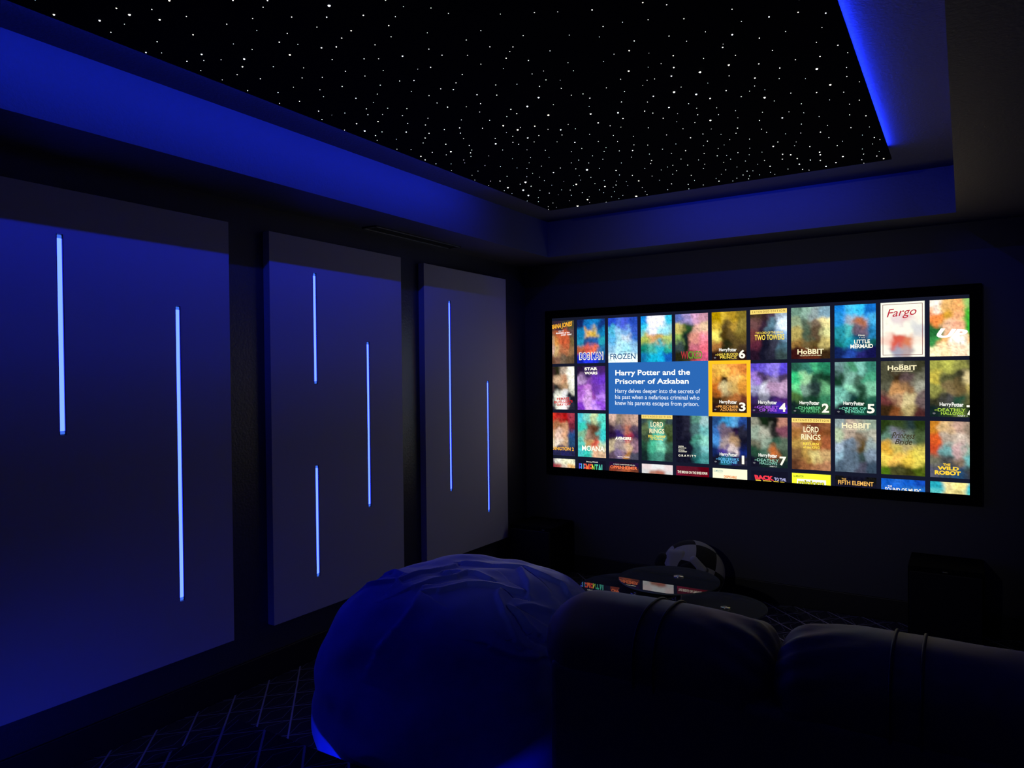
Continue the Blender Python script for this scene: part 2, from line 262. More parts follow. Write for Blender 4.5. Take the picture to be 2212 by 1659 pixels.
# ------------------------------------------------------------------ slatted vent in the left soffit
v = thing('ceiling_vent', 'long narrow black air vent in the soffit above the middle wall panel', 'vent', (-2.965, 3.55, SOFF))
bm = bmesh.new()
for x0, x1, y0, y1 in ((-.055, .055, -.42, -.405), (-.055, .055, .405, .42), (-.055, -.040, -.42, .42), (.040, .055, -.42, .42)): box(bm, x0, x1, y0, y1, -.008, 0.0, bev=.002)
obj('frame', bm, wall_paint, v)
bm = bmesh.new()
for k in range(3): box(bm, -.022+.018*k, -.014+.018*k, -.405, .405, -.006, -.001)
obj('slats', bm, black_trim, v)

# ------------------------------------------------------------------ acoustic panels with light bars
bar_mat = glow('blue_white_bar', BAR, BAR_POWER)
bar_end = glow('blue_bar_end', (0.05, 0.16, 0.9), 1.0, False)
XP = -3.0214
def acoustic(y0, y1, z0, z1, bars, label):
    t = thing('acoustic_panel', label, 'wall panel', (WL, (y0+y1)/2, z0), 0, 'grey acoustic panels on the left wall')
    o = Vector(t.location); hole = 0.006
    # cloth face split round each slot so that the bars sit in real slots
    ys = sorted({y0, y1} | {b[0]-b[3]/2 for b in bars} | {b[0]+b[3]/2 for b in bars})
    zs = sorted({z0, z1} | {b[1] for b in bars} | {b[2] for b in bars})
    bm = bmesh.new(); vd = {}
    def V(y, z, x=XP):
        k = (round(y, 5), round(z, 5), x)
        if k not in vd: vd[k] = bm.verts.new((x-o.x, y-o.y, z-o.z))
        return vd[k]
    for i in range(len(ys)-1):
        for j in range(len(zs)-1):
            ym, zm = (ys[i]+ys[i+1])/2, (zs[j]+zs[j+1])/2
            inside = [b for b in bars if abs(ym-b[0]) < b[3]/2 and b[1] < zm < b[2]]
            if not inside: bm.faces.new((V(ys[i], zs[j]), V(ys[i+1], zs[j]), V(ys[i+1], zs[j+1]), V(ys[i], zs[j+1])))
    for b in bars:                                           # slot walls
        a0, a1 = b[0]-b[3]/2, b[0]+b[3]/2; zb = [z for z in zs if b[1] <= z <= b[2]]
        for j in range(len(zb)-1):
            for yy in (a0, a1): bm.faces.new((V(yy, zb[j]), V(yy, zb[j+1]), V(yy, zb[j+1], XP-.02), V(yy, zb[j], XP-.02)))
        for zz_ in (b[1], b[2]): bm.faces.new((V(a0, zz_), V(a1, zz_), V(a1, zz_, XP-.02), V(a0, zz_, XP-.02)))
    # sides
    xb = WL+0.001
    for (ya, yb, za, zb_) in ((y0, y0, z0, z1), (y1, y1, z0, z1)):
        bm.faces.new([bm.verts.new((x-o.x, ya-o.y, z-o.z)) for x, z in ((XP, za), (XP, zb_), (xb, zb_), (xb, za))])
    for z in (z0, z1): bm.faces.new([bm.verts.new((x-o.x, y-o.y, z-o.z)) for x, y in ((XP, y0), (XP, y1), (xb, y1), (xb, y0))])
    bmesh.ops.recalc_face_normals(bm, faces=bm.faces)
    obj('cloth_panel', bm, panel_cloth, t)
    for yc, za, zb, w in bars:
        bm = bmesh.new()
        for s in (-1, 1): box(bm, XP-.018-o.x, XP-.001-o.x, yc+s*(w/2-.0015)-.0015-o.y, yc+s*(w/2-.0015)+.0015-o.y, za-o.z, zb-o.z)
        box(bm, XP-.019-o.x, XP-.016-o.x, yc-w/2-o.y, yc+w/2-o.y, za-o.z, zb-o.z)
        ch = obj('light_bar', bm, metal_dark, t)
        bm = bmesh.new(); box(bm, XP-.0155-o.x, XP-.005-o.x, yc-w/2+.003-o.y, yc+w/2-.003-o.y, za+.016-o.z, zb-.016-o.z, bev=.002); obj('diffuser', bm, bar_mat, ch)
        for z_ in (za+.009, zb-.009):
            bm = bmesh.new(); box(bm, XP-.015-o.x, XP-.004-o.x, yc-w/2+.0035-o.y, yc+w/2-.0035-o.y, z_-.006-o.z, z_+.006-o.z, bev=.002); obj('end_cap', bm, bar_end, ch)
    return t
W = 0.026
acoustic(1.2035, 2.2175, 0.289, 2.328, [(1.4475, 1.3506, 2.1465, W), (1.9465, 0.5551, 1.9001, W)], 'grey cloth panel with two offset light bars, at the frame edge beside the platform')
acoustic(2.4575, 3.4755, 0.288, 2.3245, [(2.7605, 1.532, 2.145, W), (2.7605, 0.4686, 1.0848, W), (3.1715, 0.789, 1.7808, W)], 'middle grey cloth panel, the one with three blue light bars')
acoustic(3.7045, 4.7035, 0.306, 2.318, [(3.9805, 0.7678, 2.094, W), (4.4445, 0.5448, 1.5335, W)], 'grey cloth panel with two light bars, the one closest to the screen')

# ------------------------------------------------------------------ projection screen with its film menu
SY = 5.034; SL, SR, ST, SB = -2.7955, 0.0235, 2.0223, 0.8333
scr = thing('projection_screen', 'wide framed projection screen showing a grid of film posters', 'projection screen', ((SL+SR)/2, WF, SB))
so = Vector(scr.location)
bm = bmesh.new(); fwid = 0.062
for x0, x1, z0, z1 in ((SL-fwid, SR+fwid, ST, ST+fwid), (SL-fwid, SR+fwid, SB-fwid, SB), (SL-fwid, SL, SB, ST), (SR, SR+fwid, SB, ST)):
    box(bm, x0-so.x, x1-so.x, SY-.006-so.y, 0, z0-so.z, z1-so.z, bev=.002)
obj('frame', bm, velvet_black, scr)
bm = bmesh.new(); box(bm, SL-so.x, SR-so.x, SY-so.y, -.004, SB-so.z, ST-so.z)
obj('menu_background', bm, glow('menu_background', hx('15182a'), SCREEN_POWER*0.9), scr)
art_mat = bpy.data.materials.new('poster_art'); art_mat.use_nodes = True
nt = art_mat.node_tree; nt.nodes.clear(); em = nt.nodes.new('ShaderNodeEmission'); out = nt.nodes.new('ShaderNodeOutputMaterial')
at = nt.nodes.new('ShaderNodeAttribute'); at.attribute_name = 'Art'; em.inputs[1].default_value = SCREEN_POWER
nt.links.new(at.outputs['Color'], em.inputs[0]); nt.links.new(em.outputs[0], out.inputs[0])
MATS = {}
def ink(h):
    if h not in MATS: MATS[h] = glow('lettering_' + h, hx(h), SCREEN_POWER, False)
    return MATS[h]
def glyphs(txt, bold=0.0):
    if txt == '~shield': return [Vector(p) for p in ((0, .75, 0), (.5, 1, 0), (1, .75, 0), (.9, .3, 0), (.5, 0, 0), (.1, .3, 0))], [(0, 5, 4, 3, 2, 1)]
    cu = bpy.data.curves.new('t', 'FONT'); cu.body = txt; cu.size = 1; cu.offset = bold; cu.resolution_u = 3; cu.align_x = 'LEFT'
    ob = bpy.data.objects.new('t', cu); C.objects.link(ob)
    dg = bpy.context.evaluated_depsgraph_get(); ev = ob.evaluated_get(dg); me = bpy.data.meshes.new_from_object(ev)
    vs = [v.co.copy() for v in me.vertices]; fs = [tuple(p.vertices) for p in me.polygons]
    bpy.data.objects.remove(ob); bpy.data.curves.remove(cu); bpy.data.meshes.remove(me)
    return vs, fs
def lettering(parent, lines, x0, z1, w, h, lift=0.0012, name='title_lettering'):
    """lines: (text, left, top, right, bottom, colour[, bold, slant, turn]) in fractions of the tile; one mesh, clipped to the screen"""
    bm = bmesh.new(); mats = []
    for ln in lines:
        txt, a, t, b_, d, col = ln[:6]; bold = ln[6] if len(ln) > 6 else 0.0; sl = ln[7] if len(ln) > 7 else 0; tu = ln[8] if len(ln) > 8 else 0
        cols = col.split('>')
        pieces = [(txt, col)] if len(cols) == 1 else None
        vs, fs = glyphs(txt, bold)
        if not vs: continue
        mnx, mxx = min(v.x for v in vs), max(v.x for v in vs)
        cap = glyphs('H', bold)[0]; mny, mxy = min(v.y for v in vs), max(v.y for v in vs)
        X0, X1 = x0+a*w, x0+b_*w; Z1, Z0 = z1-t*h, z1-d*h
        def pos(v):
            fx = (v.x-mnx)/(mxx-mnx); fz = (v.y-mny)/(mxy-mny)
            x = X0+(X1-X0)*fx; z = Z0+(Z1-Z0)*fz; x += sl*(z-(Z0+Z1)/2)
            cx, cz = (X0+X1)/2, (Z0+Z1)/2; ct, st = math.cos(tu), math.sin(tu)
            return Vector((cx+(x-cx)*ct-(z-cz)*st-so.x, SY-lift-so.y, cz+(x-cx)*st+(z-cz)*ct-so.z)), fx
        P = [pos(v) for v in vs]; V = [bm.verts.new(p[0]-Vector((0, .0002*lines.index(ln), 0))) for p in P]
        for f in fs:
            c = cols[min(len(cols)-1, int(sum(P[i][1] for i in f)/len(f)*len(cols)))]
            if c not in mats: mats.append(c)
            try: nf = bm.faces.new([V[i] for i in f]); nf.material_index = mats.index(c)
            except ValueError: pass
    for co, no in (((SL-so.x, 0, 0), (-1, 0, 0)), ((SR-so.x, 0, 0), (1, 0, 0)), ((0, 0, SB-so.z), (0, 0, -1)), ((0, 0, ST-so.z), (0, 0, 1))):
        bmesh.ops.bisect_plane(bm, geom=bm.verts[:]+bm.edges[:]+bm.faces[:], plane_co=co, plane_no=no, clear_outer=True)
    for f in bm.faces:
        if f.normal.y > 0: f.normal_flip()
    if not bm.faces: bm.free(); return None
    return obj(name, bm, [ink(c) for c in mats], parent)
def plate(parent, name, x0, x1, z0, z1, col, lift):
    x0, x1, z0, z1 = max(x0, SL), min(x1, SR), max(z0, SB), min(z1, ST)
    bm = bmesh.new(); bm.faces.new([bm.verts.new((x-so.x, SY-lift-so.y, z-so.z)) for x, z in ((x0, z0), (x1, z0), (x1, z1), (x0, z1))])
    return obj(name, bm, ink(col), parent)
PITCH_X, TW, TH = 0.2659, 0.2391, 0.340
ROWZ = [1.9998, 1.6355, 1.2681, 0.9024]
colL = lambda n: -2.599 + PITCH_X*n - TW
def poster(r, c, art, lines, band=None, detail=0.30, label=None):
    x0, z1 = colL(c), ROWZ[r]; rows = [s.split() for s in art.split('|')]
    xa, xb, za, zb = max(x0, SL), min(x0+TW, SR), max(z1-TH, SB), z1
    nx, nz = 36, max(8, int(52*(zb-za)/TH)); seed = Vector((r*7.3+1, c*3.1, 5.0))
    R = len(rows); K = len(rows[0]); G = [[hx(k) for k in rw] for rw in rows]
    span = 1.0 if R > 2 else 0.25
    def art_at(fx, fy):
        n1 = noise.noise(Vector((fx*3.2, fy*4.4, 0))+seed); n2 = noise.noise(Vector((fx*3.2, fy*4.4, 9))+seed)
        n1 += .35*noise.noise(Vector((fx*9, fy*12, 1))+seed); n2 += .35*noise.noise(Vector((fx*9, fy*12, 6))+seed)
        gx = min(max((fx+n1*.14)*K-.5, 0), K-1.001); gy = min(max((fy/span+n2*.12)*R-.5, 0), R-1.001)
        i, j = int(gx), int(gy); u, v = gx-i, gy-j; u = u*u*(3-2*u); v = v*v*(3-2*v); u = u*u*(3-2*u); v = v*v*(3-2*v)
        d = 1+detail*(noise.noise(Vector((fx*11, fy*15, 2))+seed)*1.4+noise.noise(Vector((fx*25, fy*35, 4))+seed)*1.5)
        return [max(0, (G[j][i][k]*(1-u)*(1-v)+G[j][i+1][k]*u*(1-v)+G[j+1][i][k]*(1-u)*v+G[j+1][i+1][k]*u*v)*d) for k in range(3)]
    bm = bmesh.new(); cols = []; V = []
    for j in range(nz+1):
        rowv = []
        for i in range(nx+1):
            x = xa+(xb-xa)*i/nx; z = zb-(zb-za)*j/nz
            rowv.append(bm.verts.new((x-so.x, SY-.0006-so.y, z-so.z))); cols.append(art_at((x-x0)/TW, (z1-z)/TH))
        V.append(rowv)
    for j in range(nz):
        for i in range(nx): bm.faces.new((V[j][i], V[j+1][i], V[j+1][i+1], V[j][i+1]))
    o = obj('film_poster', bm, art_mat, scr)
    ca = o.data.color_attributes.new('Art', 'FLOAT_COLOR', 'POINT')
    for i, cc in enumerate(cols): ca.data[i].color = (*cc, 1)
    if label: o['label'] = label
    if band:
        plate(o, 'title_band', x0, x0+TW, z1-.085*TH, z1, 'f0d070', .0009)
        lines = list(lines) + [('E X T E N D E D  E D I T I O N', .05, .02, .95, .06, '4a3a10', .008)]
    if lines: lettering(o, lines, x0, z1, TW, TH)
    return o
def wiz(num, l1, l2, col, numcol='fff8e0', extra=(), y=0.0):
    L = [('Harry', .21, .745+y, .46, .83+y, 'e8e8e0', .03, 0, .0), ('Potter', .47, .745+y, .72, .82+y, 'e8e8e0', .03), ('AND THE', .10, .868+y, .16, .895+y, col),
         (l1, .17, .85+y, .765, .905+y, col, .012), (num, .785 if num != '1' else .85, .79+y, .965 if num != '1' else .92, .965+y, numcol, .03)]
    if l2: L.append((l2, .24, .91+y, .72, .965+y, col, .012))
    L.append(('~shield', .055, .925+y, .125, .96+y, '6a6a70'))
    return L + list(extra)
gold, cream, white = 'f6d850', 'f0e4b8', 'fffbe4'
# ---- top row
poster(0, 0, '222 323 333 443|543 a53 b53 544|a86 c84 b53 653|b98 b96 a64 864|643 754 654 543',
       [('INDIANA JONES', -.02, .06, .93, .20, 'f8b030', .03, .25, .11), ('AND THE', .42, .225, .62, .25, 'ffffff', 0, .2, .03), ('RAIDERS of the', .33, .265, .84, .30, 'ffffff', .02, .2, .03), ('LOST ARK', .52, .31, .92, .345, 'ffffff', .02, .2, .03)], label='orange and brown film poster, cut off by the screen edge')
poster(0, 1, '125 16a 17b 137|17a da5 ca4 17a|28a 247 259 29a|a53 c54 d64 269|12a 23d 23d 137',
       [('DOG', .07, .745, .47, .93, 'e8e4c8', .075), ('MAN', .51, .745, .94, .93, 'e8e4c8', .075), ('DOG', .10, .765, .44, .91, '1838c8', .02), ('MAN', .54, .765, .91, .91, '1838c8', .02)], label='blue film poster with orange shapes')
poster(0, 2, '24b 46c 45c 24a|4ac 8bd 7ad 35b|5ad 9cd bcd 36b|8bd ade 9de 8bd|dee eff eff dee',
       [('Disney', .40, .74, .62, .785, '2a5080', .01, .2), ('FROZEN', .07, .80, .93, .93, '24507c', .015)], label='pale icy blue film poster')
poster(0, 3, '18d eef eef 3bd|3bd eef 9de 8cd|ab5 c96 b95 ab6|176 4a9 2ab 298|169 1ac 1ad 15a',
       [('Disney PIXAR', .34, .03, .66, .06, white, .01), ('LUCA', .27, .08, .70, .25, white, .03)], label='turquoise and sand film poster')
poster(0, 4, '56a 98b c9b b89|cb6 242 da9 db9|8a5 122 c87 e89|344 121 b67 d67|221 332 a45 c57',
       [('WICKED', .17, .79, .82, .95, 'a83038>a83038>58902c>58902c>58902c>58902c', .02)], label='pink and green sunset film poster')
poster(0, 5, 'a80 ca3 a82 762|ca3 542 a83 873|ed6 431 542 652|963 221 542 432|211 221 432 211', wiz('6', 'HALF-BLOOD', 'PRINCE', gold), label='gold film poster above the highlighted one')
poster(0, 6, '432 322 434 9ab|644 323 578 def|633 212 345 8ac|523 112 334 467|212 112 223 344',
       [('THE LORD OF THE RINGS', .14, .44, .90, .485, gold, .01), ('TWO TOWERS', .12, .50, .93, .61, gold, .02)], band=True, label='dark film poster with a yellow band on top')
poster(0, 7, '687 8a9 899 79a|897 565 765 ed9|a95 454 543 dd9|863 653 542 ba6|311 521 521 321',
       [('THE', .37, .785, .46, .81, cream, 0), ('HoBBIT', .16, .81, .84, .91, cream, .025), ('THE BATTLE OF THE FIVE ARMIES', .22, .925, .78, .945, cream, .01)], label='grey green film poster with a fiery base')
poster(0, 8, '17c 4be 3be 16b|28c 9ab a64 4ad|289 4aa 656 27a|166 29a 146 155|125 249 226 114',
       [('Disney', .58, .565, .74, .60, white, .01, .2), ('T  H  E', .60, .615, .73, .635, white), ('LITTLE', .48, .66, .86, .73, white, .02), ('MERMAID', .39, .745, .93, .82, white, .02)], label='deep blue underwater film poster')
far = poster(0, 9, 'eed eed eed eed|eed dcc dbb eed|eed eed eed ccc|ecb c54 c75 edc|eed 99a a99 eed',
       [('Fargo', .16, .11, .82, .30, 'b02838', .004, .35, .06)], detail=.05, label='cream film poster with a thin red border')
bm = bmesh.new(); x0, z1 = colL(9), ROWZ[0]
for a, t, b_, d in ((.045, .035, .955, .043), (.045, .955, .955, .963), (.045, .035, .057, .963), (.943, .035, .955, .963)):
    bm.faces.new([bm.verts.new((x-so.x, SY-.001-so.y, z-so.z)) for x, z in ((x0+a*TW, z1-d*TH), (x0+b_*TW, z1-d*TH), (x0+b_*TW, z1-t*TH), (x0+a*TW, z1-t*TH))])
obj('border_line', bm, ink('70282c'), far)
poster(0, 10, 'fed da6 ea6 8b6|e84 c93 ea7 4a3|263 eb9 ea8 3a3|384 ea6 ffe ea5|feb fda fdb dec',
       [('UP', .17, .52, .78, .69, 'fffff4', .05, .5, -.1)], label='white, green and peach film poster at the end of the top row')
# ---- second row
poster(1, 0, '322 221 a98 eed|422 ca8 b86 eed|433 222 a86 ccb|112 eed ddd 112|112 eed fee 223',
       [('FERRIS', .34, .72, .80, .78, 'c02028', .03, 0, .06), ('BUELLER\'S', .24, .79, .93, .85, 'c02028', .03, 0, .06), ('DAY OFF', .34, .86, .86, .91, 'c02028', .03, 0, .06)], label='black and white film poster with red words')
poster(1, 1, '213 325 436 426|a8b 749 63a 63b|84a b7c 639 74b|a6c c9d 849 a7d|73b c9d b8e 84c',
       [('STAR', .26, .025, .73, .095, white, .04), ('WARS', .26, .125, .73, .19, white, .04)], label='violet film poster')
hl = plate(scr, 'selection_highlight', -1.5354, -1.2427, 1.2681, 1.6596, 'fcb820', .0003); hl['label'] = 'amber border round the chosen poster'
poster(1, 5, 'da4 eb5 e94 c73|c83 321 eb6 ea4|b62 cb8 b95 c83|321 642 a63 632|211 321 432 211', wiz('3', 'PRISONER', 'AZKABAN', 'e8a050'), label='orange film poster inside the amber border')
poster(1, 6, '54b 65c 87d 54c|97c 435 879 435|99b ccd a8a b9b|325 778 325 426|213 223 328 42a', wiz('4', 'GOBLET', 'OF FIRE', 'a858e0'), label='purple storm film poster')
poster(1, 7, '254 376 4a7 275|3b7 9c9 243 132|6c8 798 233 6a7|463 243 132 375|122 132 132 353', wiz('2', 'CHAMBER', 'OF SECRETS', '60c080'), label='emerald green film poster')
poster(1, 8, '688 486 7ba 376|132 7a9 465 497|6a9 8ca 243 7b9|7ba 133 132 254|112 122 143 133', wiz('5', 'ORDER OF', 'THE PHOENIX', '70d0b0'), label='teal green film poster')
poster(1, 9, '443 554 443 332|443 321 544 665|554 b85 864 998|633 a86 cb8 655|321 742 a96 422',
       [('THE', .42, .055, .52, .08, cream, 0), ('HoBBIT', .16, .08, .82, .17, cream, .025), ('AN UNEXPECTED JOURNEY', .24, .18, .74, .20, cream, .01)], label='brown and wine red film poster')
poster(1, 10, '994 bb5 884 553|ba4 553 332 cb8|884 764 653 a95|332 444 243 553|122 232 563 121', wiz('7', 'DEATHLY', 'HALLOWS', 'a8d048', extra=[('PART 1', .60, .97, .80, .99, 'e8e8e0', .01)]), label='yellow green film poster at the end of the second row')
# ---- third row
poster(2, 0, 'c32 a22 911 934|a64 964 b86 623|b97 dba c97 247|cb9 dcb b97 246|224 224 225 224',
       [('PADDINGTON 2', -.16, .80, .96, .88, 'f0b038', .03)], label='red, tan and navy film poster, cut off by the screen edge')
poster(2, 1, '4bc 7cb bc9 5cb|3ba 643 532 4cb|7a8 976 754 3bb|5ba a85 c54 bca|4bb 3ba da8 ca8', [('MOANA', .15, .74, .95, .86, white, .012)], label='turquoise film poster')
poster(2, 2, 'ca9 876 a87 b98|323 656 a65 545|213 326 a34 324|ba8 988 ca8 867|545 768 a74 445',
       [('AVENGERS', .22, .505, .76, .575, white, .04, .15), ('E N D G A M E', .36, .59, .70, .605, white), ('MARVEL STUDIOS', .30, .94, .70, .965, 'f0e0e0', .02)], label='beige and dark red film poster in two halves')
poster(2, 3, '344 453 464 344|564 598 5a8 453|343 4a8 6ba 342|243 4a8 7ca 354|122 376 487 233',
       [('LORD', .30, .15, .70, .26, cream, .02), ('OF THE', .40, .265, .66, .29, cream), ('RINGS', .26, .30, .74, .40, cream, .02), ('FELLOWSHIP', .22, .44, .78, .50, gold, .02), ('OF THE RING', .30, .51, .70, .55, gold, .01)], band=True, label='misty green film poster with a yellow band on top')
poster(2, 4, '112 223 587 9bb|112 223 466 6aa|112 112 487 8cb|112 112 366 7bb|112 112 266 488',
       [('SANDRA', .07, .645, .24, .67, white, .01), ('BULLOCK', .07, .68, .32, .70, white, .01), ('GEORGE', .07, .725, .26, .745, white, .01), ('CLOONEY', .07, .755, .34, .78, white, .01), ('G R A V I T Y', .07, .83, .62, .875, white, .02)], label='black film poster with teal light on the right half')
poster(2, 5, '247 38b 59c 248|36a 656 213 223|48c 988 a86 112|125 438 cbb 126|112 267 225 223', wiz('1', 'SORCERER\'S', 'STONE', '60b8e8'), label='bright blue film poster below the highlighted one')
poster(2, 6, '887 121 111 a76|898 aa9 222 745|665 898 354 565|243 465 b63 343|112 122 233 122', wiz('7', 'DEATHLY', 'HALLOWS', '88c8b0', extra=[('PART 2', .52, .965, .70, .985, 'e8e8e0', .01)], y=-.02), label='grey film poster with an orange spark')
poster(2, 7, 'a75 742 632 853|963 a75 842 742|a84 b95 a73 953|753 a84 cb7 b96|532 853 964 a75',
       [('THE', .40, .13, .50, .15, cream), ('LORD', .31, .16, .70, .27, cream, .02), ('OF THE', .44, .275, .66, .30, cream), ('RINGS', .25, .31, .75, .42, cream, .02), ('the', .46, .44, .53, .46, gold), ('RETURN', .30, .47, .70, .52, gold, .03), ('of the KING', .30, .535, .72, .585, gold, .02)], band=True, label='bronze film poster with a yellow band on top')
poster(2, 8, '899 a98 998 898|ab9 a98 765 aa9|9ab 678 542 899|8ab 567 344 789|456 567 445 345',
       [('THE', .36, .05, .45, .07, cream, 0), ('HoBBIT', .17, .07, .87, .17, cream, .025), ('THE DESOLATION OF SMAUG', .25, .18, .76, .20, cream, .01)], label='cold grey film poster')
poster(2, 9, '231 342 233 231|576 778 676 453|c93 ba5 a96 cb5|ec5 eb5 db4 dc5|461 442 331 451',
       [('The', .46, .18, .56, .22, '3a3420', .01, .3), ('Princess', .27, .22, .78, .33, '3a3420', .012, .3), ('Bride', .34, .34, .72, .44, '3a3420', .012, .3)], label='golden sunset film poster edged with leaves')
poster(2, 10, 'b72 ca7 b98 876|c52 a98 cba a98|b42 699 b99 8a9|665 444 765 6aa|556 345 246 333',
       [('THE', .28, .745, .44, .79, 'f8c838', .04), ('WILD', .16, .80, .62, .865, 'f8c838', .05), ('ROBOT', .10, .875, .66, .95, 'f8c838', .05)], label='orange and slate film poster at the end of the third row')
# ---- bottom row, cut by the lower edge
poster(3, 0, '545 ddc ddb ddb|723 944 cba da6', [], label='cream sliver of a film poster at the lower corner')
poster(3, 1, '112 112 113 112|112 112 112 112', [('Disney PIXAR', .30, .02, .72, .055, white, .01), ('ELEMENTAL', .03, .08, .92, .27, '4848d0>50a8d8>e05040>e87038>e04838>e8d040>40a040>48b890>50c8a8>60d8c0', .03)], detail=.1, label='black film poster with multicoloured letters')
poster(3, 2, '213 212 212 213|732 843 a53 632', [('A FILM BY CHRISTOPHER NOLAN', .14, .04, .88, .06, white, .005), ('OPPENHEIMER', .04, .08, .96, .15, 'f07848', .03)], label='dark ember film poster')
poster(3, 3, 'dcc ddd ddd dcc|ccc a76 a65 ccc', [], detail=.08, label='pale film poster with a rust spot')
poster(3, 4, '512 512 512 501|713 612 612 601', [('THE BRIDGE ON THE RIVER KWAI', .04, .10, .95, .155, white, .01)], detail=.1, label='maroon film poster')
poster(3, 5, 'eec eec eec eec|eec eec eec eec', [('ILLUMINATION', .03, .035, .30, .075, '508890', .01), ('presents', .15, .085, .30, .10, '508890'), ('DESPICABLE', .33, .14, .70, .19, 'e07828', .04), ('ME', .33, .20, .70, .30, 'e07828', .06)], detail=.03, label='cream film poster with orange letters')
poster(3, 6, '112 112 112 112|112 112 112 112', [('BACK', .10, .09, .62, .18, 'e83848', .06, -.25, -.02), ('TO THE', .64, .12, .95, .18, 'b0b0e0', .03, -.25, -.02), ('FUTURE', .14, .19, .93, .30, 'f8d040', .06, -.25, -.02)], detail=.1, label='black film poster with red and yellow letters')
p = poster(3, 7, 'ee3 ee3 ee3 ee3|ee3 ee3 ee3 ee3', [], detail=.03, label='bright yellow film poster')
plate(p, 'title_plate', colL(7)+.13*TW, colL(7)+.88*TW, .80, ROWZ[3]-.11*TH, 'fdfde0', .0008)
lettering(p, [('ILLUMINATION', .04, .04, .30, .08, '608020', .02), ('minions', .16, .125, .84, .24, '282810', .055), ('minions', .165, .13, .835, .235, 'e8e828', .01)], colL(7), ROWZ[3], TW, TH)
poster(3, 8, '111 112 112 111|112 112 112 112', [('THE', .16, .045, .27, .075, 'e8b058', .01), ('FIFTH ELEMENT', .07, .085, .93, .165, 'e8b058', .02)], detail=.5, label='black film poster with bronze letters')
poster(3, 9, '15b 26c 15b 14a|26c 15b 26b 26b', [('THE', .15, .125, .25, .15, white, .01), ('SOUND OF MUSIC', .09, .16, .91, .24, white, .01)], label='sky blue film poster')
poster(3, 10, '29a ed9 ed8 3ab|5bb dc8 cb7 4bb', [], label='teal and yellow sliver of a film poster at the lower corner')
# ---- description box
ip = plate(scr, 'description_box', colL(2), -1.5354, 1.2681, 1.6596, '2860a8', .0003); ip['label'] = 'blue box with the chosen film\'s title and description'
bxw = -1.5354-colL(2); bxh = 1.6596-1.2681; fx = lambda x: (x-colL(2))/bxw; fz = lambda z: (1.6596-z)/bxh
def para(t, xl, xr, zb, cap, col, bold, desc):
    return (t, fx(xl), fz(zb+cap), fx(xr), fz(zb-desc), col, bold)
lettering(ip, [para('Harry Potter and the', -2.249, -1.667, 1.562, .0400, 'f4f8f0', .022, .0125), para('Prisoner of Azkaban', -2.249, -1.677, 1.4972, .0395, 'f4f8f0', .022, .0)], colL(2), 1.6596, bxw, bxh, .0012, 'heading_lettering')
lettering(ip, [
               para('Harry delves deeper into the secrets of', -2.251, -1.594, 1.4281, .0325, 'e0e8f0', .004, .009),
               para('his past when a nefarious criminal who', -2.252, -1.600, 1.3822, .0325, 'e0e8f0', .004, .009),
               para('knew his parents escapes from prison.', -2.252, -1.604, 1.3370, .0325, 'e0e8f0', .004, .009)], colL(2), 1.6596, bxw, bxh, .0012, 'description_lettering')

# ------------------------------------------------------------------ bean bag
RIDGES = [[[-1628,2065,780],[-1613,2089,783],[-1595,2118,785],[-1579,2136,786],[-1569,2154,787],[-1541,2171,786],[-1515,2190,785],[-1483,2204,783],[-1462,2216,781],[-1440,2220,778],[-1424,2228,775],[-1409,2238,772],[-1388,2255,767]],[[-1512,2437,785],[-1488,2415,784],[-1469,2392,782],[-1437,2356,778],[-1408,2327,772],[-1378,2285,764],[-1356,2249,755]],[[-1758,2391,790],[-1710,2404,790],[-1673,2415,790],[-1633,2416,789],[-1596,2421,789],[-1552,2441,787],[-1512,2467,784],[-1464,2449,779],[-1422,2440,772],[-1382,2448,760],[-1349,2476,743],[-1330,2472,733],[-1317,2464,725],[-1312,2452,724],[-1302,2448,717]],[[-1445,2188,777],[-1429,2156,772],[-1409,2134,765],[-1378,2108,751],[-1358,2088,737],[-1331,2077,719],[-1313,2065,702],[-1295,2061,684],[-1284,2054,669],[-1276,2056,660],[-1268,2059,651]],[[-1364,2128,748],[-1350,2133,743],[-1336,2137,736],[-1315,2134,722],[-1295,2131,707],[-1280,2132,694],[-1262,2139,676]],[[-1343,2159,743],[-1334,2186,742],[-1317,2220,735],[-1302,2239,725],[-1288,2261,716]],[[-1730,2242,790],[-1690,2258,790],[-1654,2265,790],[-1632,2265,790],[-1604,2271,790],[-1565,2257,789],[-1523,2246,787]],[[-1689,2148,788],[-1671,2175,789],[-1656,2198,789],[-1653,2226,790],[-1648,2252,790]],[[-1337,1970,667],[-1310,1987,653],[-1285,2008,639],[-1271,2022,631],[-1259,2038,624],[-1244,2062,616],[-1232,2088,610]],[[-1969,2055,747],[-1936,2061,759],[-1904,2076,769],[-1871,2085,775],[-1837,2101,780],[-1824,2138,785],[-1815,2182,787],[-1805,2198,788],[-1793,2215,789],[-1778,2283,790],[-1770,2348,790]],[[-1985,2169,761],[-1959,2171,769],[-1940,2180,774],[-1895,2154,779],[-1853,2139,783],[-1850,2110,780],[-1847,2087,778]],[[-1739,2062,780],[-1721,2096,784],[-1705,2131,787],[-1679,2161,788],[-1650,2199,789]],[[-1674,2042,777],[-1647,2059,779],[-1625,2074,781],[-1597,2108,784],[-1573,2146,786]],[[-1702,2065,780],[-1672,1994,765],[-1647,1945,746],[-1654,1897,716],[-1669,1862,684],[-1687,1838,656],[-1700,1822,631]]]
bean_cloth = pbr('slate_blue_plush', (0.12, 0.18, 0.85), 0.95, bump=(420, 0.25, 0.0015), sheen=0.8, spec=0.15)
